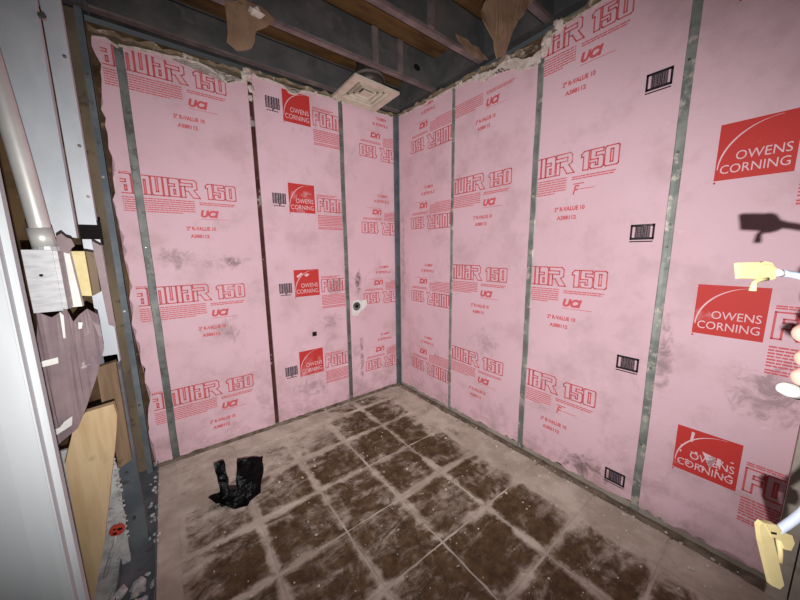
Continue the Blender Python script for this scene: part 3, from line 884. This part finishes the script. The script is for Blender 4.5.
# ------------------------------------------------------------------ things on the walls and floor
# broken white conduit box on the left wall
wb = empty('wall_box'); wb.matrix_world = Matrix.Translation((-.425, 0, .79)) @ ROT_L
tag(wb, 'broken white outlet ring with round dark hole on left wall', 'outlet')
bm = bmesh.new()
prism(bm, [(-.065, -.055), (-.06, .02), (-.045, .055), (.0, .062), (.03, .05), (.082, .058), (.085, .01), (.05, -.02), (.02, -.035), (-.01, -.072), (-.04, -.066)], .0005, .006)
obj('plate', bm, 'white', wb)
bm = bmesh.new(); n = 18
for r0_, r1_, z0_, z1_ in ((.036, .026, .006, .014),):
    a = [bm.verts.new((r0_*math.cos(2*math.pi*k/n)-.015, r0_*math.sin(2*math.pi*k/n)+.01, z0_)) for k in range(n)]
    b = [bm.verts.new(((r0_+r1_)/2*math.cos(2*math.pi*k/n)-.015, (r0_+r1_)/2*math.sin(2*math.pi*k/n)+.01, z1_)) for k in range(n)]
    c = [bm.verts.new((r1_*math.cos(2*math.pi*k/n)-.015, r1_*math.sin(2*math.pi*k/n)+.01, z0_)) for k in range(n)]
    for k in range(n):
        l = (k+1) % n
        bm.faces.new((a[k], a[l], b[l], b[k])); bm.faces.new((b[k], b[l], c[l], c[k]))
obj('ring', bm, 'strip', wb, smooth=True)
bm = bmesh.new(); prism(bm, [(.015*math.cos(k*.35)-.015, .015*math.sin(k*.35)+.01) for k in range(18)], .007, .0082); obj('hole', bm, 'dark', wb)
bm = bmesh.new(); prism(bm, [(.027*math.cos(k*.35)-.015, .027*math.sin(k*.35)+.01) for k in range(18)], .006, .0072); obj('cup', bm, 'strip', wb)
# flat black plate standing in for the dark of a small square hole
ws = empty('wall_hole_plate'); ws.matrix_world = Matrix.Translation((-.810, 0, .630)) @ ROT_L
tag(ws, 'small dark square plate standing in for a hole in the foam between two red logos', 'plug')
bm = bmesh.new(); prism(bm, [(-.014, -.014), (.014, -.015), (.013, .015), (-.014, .014)], .0005, .003); obj('face', bm, 'dark', ws)
bm = bmesh.new(); 
for a in ((-.017, -.017, .017, -.013), (-.017, .013, .017, .017), (-.017, -.017, -.013, .017), (.013, -.017, .017, .017)): prism(bm, [(a[0], a[1]), (a[2], a[1]), (a[2], a[3]), (a[0], a[3])], .0005, .0042)
obj('rim', bm, 'grey_ink', ws)

# black plastic scrap standing on the floor
bag = tag(empty('plastic_scrap', (-1.46, -.55, 0)), 'crumpled black plastic scrap with two upright flaps on the floor', 'plastic scrap')
def flap(name, grid, amp, seed, thick=.006):
    bm = bmesh.new()
    R_, C_ = len(grid), len(grid[0])
    NR, NC = 14, 10
    def G(s, t):
        a = s*(R_-1); i = min(int(a), R_-2); fa = a-i
        b = t*(C_-1); j = min(int(b), C_-2); fb = b-j
        g = [[Vector(grid[i+p][j+q]) for q in (0, 1)] for p in (0, 1)]
        return (g[0][0]*(1-fb)+g[0][1]*fb)*(1-fa) + (g[1][0]*(1-fb)+g[1][1]*fb)*fa
    vs = [[None]*(NC+1) for _ in range(NR+1)]
    for i in range(NR+1):
        for j in range(NC+1):
            p = G(i/NR, j/NC)
            k = Vector((p.x*22, p.y*22, p.z*22+seed))
            edge = min(i, NR-i, j, NC-j)
            p = p + Vector((noise.noise(k), noise.noise(k+Vector((9, 0, 0))), noise.noise(k+Vector((0, 9, 0)))))*amp
            p.z = max(p.z, .004)
            vs[i][j] = bm.verts.new(p)
    for i in range(NR):
        for j in range(NC):
            bm.faces.new((vs[i][j], vs[i][j+1], vs[i+1][j+1], vs[i+1][j]))
    bmesh.ops.solidify(bm, geom=bm.faces[:], thickness=thick)
    return obj(name, bm, 'bag', bag, smooth=False)
# local coordinates relative to (-1.46,-.55,0)
flap('flap', [[(-.055, -.075, .004), (.02, -.085, .004), (.075, -.06, .004)], [(-.03, -.03, .08), (.04, -.035, .075), (.095, -.02, .06)], [(-.002, .06, .165), (.06, .055, .15), (.128, .06, .122)]], .012, 1)
flap('flap', [[(-.105, -.03, .006), (-.08, -.04, .006), (-.05, -.05, .006)], [(-.102, .015, .09), (-.08, .01, .08), (-.058, .0, .07)], [(-.108, .07, .185), (-.085, .07, .182), (-.062, .07, .170)]], .010, 5)
flap('base', [[(-.15, .01, .045), (-.11, -.02, .02), (-.06, -.09, .006), (.0, -.11, .004)], [(-.12, .03, .05), (-.08, .02, .05), (-.02, -.02, .05), (.05, -.06, .02)], [(-.10, .07, .01), (-.05, .06, .03), (.03, .04, .03), (.10, .0, .02)]], .016, 9)

# scattered plaster crumbs
bm = bmesh.new(); rnd = random.Random(11)
for k in range(750):
    t = rnd.random()
    if t < .35: x, y = -.02-abs(rnd.gauss(0, .10)), rnd.uniform(-2.2, -.03)
    elif t < .5: x, y = rnd.uniform(-1.78, -.03), -.03-abs(rnd.gauss(0, .08))
    else: x, y = rnd.uniform(-1.75, -.03), rnd.uniform(-2.1, -.05)
    r = rnd.choice((.0015, .002, .0025, .003, .004, .006))*rnd.uniform(.7, 1.2)
    res = bmesh.ops.create_icosphere(bm, subdivisions=1, radius=r)
    for v in res['verts']: v.co = Vector((v.co.x*rnd.uniform(.7, 1.4)+x, v.co.y*rnd.uniform(.7, 1.4)+y, v.co.z*.7+r*.4+.003))
tag(obj('plaster_crumbs', bm, 'plaster'), 'tiny pale plaster crumbs scattered across the floor', 'crumbs', kind='stuff')

# ------------------------------------------------------------------ hand with cables at right
HF = Matrix((RT, UP, -fw)).transposed().to_4x4()
HF.translation = CAM + fw*.235 + RT*(.235*400/F_PX) - UP*(.235*100/F_PX)     # about 0.5 m off, beside the doorway
U = .235/F_PX
def L(px, py, d=0.0): return Vector(((px-800)*U, (400-py)*U, d))
def hframe(name, M_=None):
    o = empty(name); o.matrix_world = M_ or HF; return o

HF2 = HF.copy()
HF2.translation = CAM + fw*.19 + RT*(.19*400/F_PX) - UP*(.19*100/F_PX)
U2 = .19/F_PX
def L2(px, py, d=0.0): return Vector(((px-800)*U2, (400-py)*U2, d))
def G(px, py, d): return HF.inverted() @ HF2 @ L2(px, py, d)      # a point in the hand's grip
c1 = tag(hframe('cable_connector'), 'cream plastic connector with small bent latch on upper white cable', 'connector', 'connectors held at the right edge')
bm = bmesh.new(); prism(bm, [tuple(L(*p)[:2]) for p in ((736, 263), (757, 262.5), (759, 279), (737.5, 278.5))], -.0015, .0022); obj('plug_body', bm, 'cream_conn', c1)
bm = bmesh.new(); prism(bm, [tuple(L(*p)[:2]) for p in ((755, 264), (762, 261.5), (769, 263), (773, 268), (775, 273), (772, 279), (764, 281), (756, 279))], -.0012, .0019); obj('rear_shell', bm, 'cream_conn', c1)
bm = bmesh.new(); prism(bm, [tuple(L(*p)[:2]) for p in ((757, 266), (764, 264.5), (770, 267), (771, 270), (764, 271.5), (757, 270.5))], .0019, .0030); obj('grip_pad', bm, 'cream_conn', c1)
bm = bmesh.new(); prism(bm, [tuple(L(*p)[:2]) for p in ((739, 269.4), (755, 269), (755, 270.2), (739, 270.6))], .0022, .0027); obj('ridge', bm, 'cream_conn', c1)
bm = bmesh.new(); tube(bm, [L(766, 279, .001), L(757, 280, .001), L(752.5, 283, .001), L(751, 291, .001)], [.0016, .0016, .0016, .0022], 8); obj('latch', bm, 'cream_conn', c1, smooth=True)
bm = bmesh.new(); tube(bm, [L(774, 272), L(783, 273.5)], [.0032, .0026], 10); obj('strain_relief', bm, 'white', c1, smooth=True)
bm = bmesh.new(); tube(bm, bezier(L(781, 273), L(800, 275), L(832, 282, .01), G(846, 352, -.014), 12), .0027, 10); obj('cable', bm, 'cable', c1, smooth=True)

c2 = tag(hframe('cable_connector'), 'cream plastic connector with long latch arm hanging on lower white cable', 'connector', 'connectors held at the right edge')
bm = bmesh.new(); prism(bm, [tuple(L(*p)[:2]) for p in ((756.5, 524), (760, 520.5), (768, 523), (770, 535), (781, 583), (777, 587), (769, 583.5), (758.5, 540))], -.0015, .0020); obj('latch_arm', bm, 'cream_conn', c2)
bm = bmesh.new(); prism(bm, [tuple(L(*p)[:2]) for p in ((761, 520.8), (772, 522.5), (780, 530), (788, 533), (790.5, 541), (787, 548), (781, 547), (778, 539), (768, 534))], -.0012, .0026); obj('rear_shell', bm, 'cream_conn', c2)
bm = bmesh.new(); tube(bm, [L(779, 540), L(780.5, 552), L(780, 562)], [.0018, .0016, .0018], 8); obj('inner_pin', bm, 'cream_conn', c2, smooth=True)
bm = bmesh.new(); prism(bm, [tuple(L(*p)[:2]) for p in ((766.5, 529), (772, 530), (772, 532), (767, 531))], .0024, .0030); obj('slot', bm, 'dark', c2)
bm = bmesh.new(); tube(bm, bezier(L(778, 531), L(788, 522), L(832, 478, .015), G(852, 384, -.014), 12), .0030, 10); obj('cable', bm, 'cable', c2, smooth=True)

c3 = tag(hframe('cable_plug', HF2), 'rounded white plug end pinched under the fingertips', 'plug')
bm = bmesh.new(); tube(bm, [L2(785, 387, -.003), L2(787.5, 388.5, -.003), L2(795, 391, -.003), L2(812, 396, -.006)], [.0012, .0034, .0046, .0046], 12); obj('plug_body', bm, 'white', c3, smooth=True)
bm = bmesh.new(); tube(bm, bezier(L2(812, 396, -.006), L2(830, 398, .016), L2(850, 410, .008), L2(880, 460, .0), 8), .0024, 8); obj('cable', bm, 'cable', c3, smooth=True)

# the hand: palm and five fingers grown with a skin modifier, held just outside the frame
def skin_hand():
    def L(px, py, d=0.0): return Vector(((px-800)*U2, (400-py)*U2, d*.85))
    verts, radii, edges = [], [], []
    def add(p, r): verts.append(tuple(p)); radii.append(r*.86); return len(verts)-1
    def chain(start, pts):
        prev = start
        for p, r in pts:
            k = add(p, r); edges.append((prev, k)); prev = k
        return prev
    root = add(L(905, 385, -.010), .020)
    chain(root, [(L(945, 410, -.012), .021), (L(985, 440, -.015), .023), (L(1050, 480, -.02), .028)])      # wrist, forearm
    k1 = add(L(878, 330, -.016), .0115); edges.append((root, k1))
    chain(k1, [(L(850, 318, -.006), .0115), (L(818, 327, .003), .0098), (L(793, 337, .002), .0066)])       # index
    k2 = add(L(872, 356, -.018), .0115); edges.append((root, k2))
    chain(k2, [(L(846, 344, -.004), .0115), (L(817, 353, .005), .0098), (L(793, 361, .003), .0064)])        # middle
    k3 = add(L(872, 382, -.016), .011); edges.append((root, k3))
    chain(k3, [(L(845, 368, -.002), .011), (L(813, 371, .006), .0096), (L(787, 378.5, .004), .0062)])        # ring
    k4 = add(L(880, 408, -.012), .010); edges.append((root, k4))
    chain(k4, [(L(858, 402, .000), .0082), (L(838, 400, .006), .0070), (L(820, 404, .004), .0060)])         # little
    t = add(L(910, 352, .004), .0135); edges.append((root, t))
    chain(t, [(L(890, 318, .016), .0105), (L(866, 303, .014), .0095), (L(842, 306, .006), .0080)])          # thumb
    me = bpy.data.meshes.new('person'); me.from_pydata(verts, edges, []); me.update()
    o = bpy.data.objects.new('person', me); COL.objects.link(o)
    o.matrix_world = HF2
    me.materials.append(M['skin'])
    md = o.modifiers.new('skin', 'SKIN'); md.use_smooth_shade = True
    for i, sv in enumerate(me.skin_vertices[0].data):
        sv.radius = (radii[i], radii[i]); sv.use_root = (i == 0)
    sb = o.modifiers.new('subsurf', 'SUBSURF'); sb.levels = 2; sb.render_levels = 2
    return tag(o, 'bare fingertips of a hand reaching in at the right edge', 'person')
skin_hand()
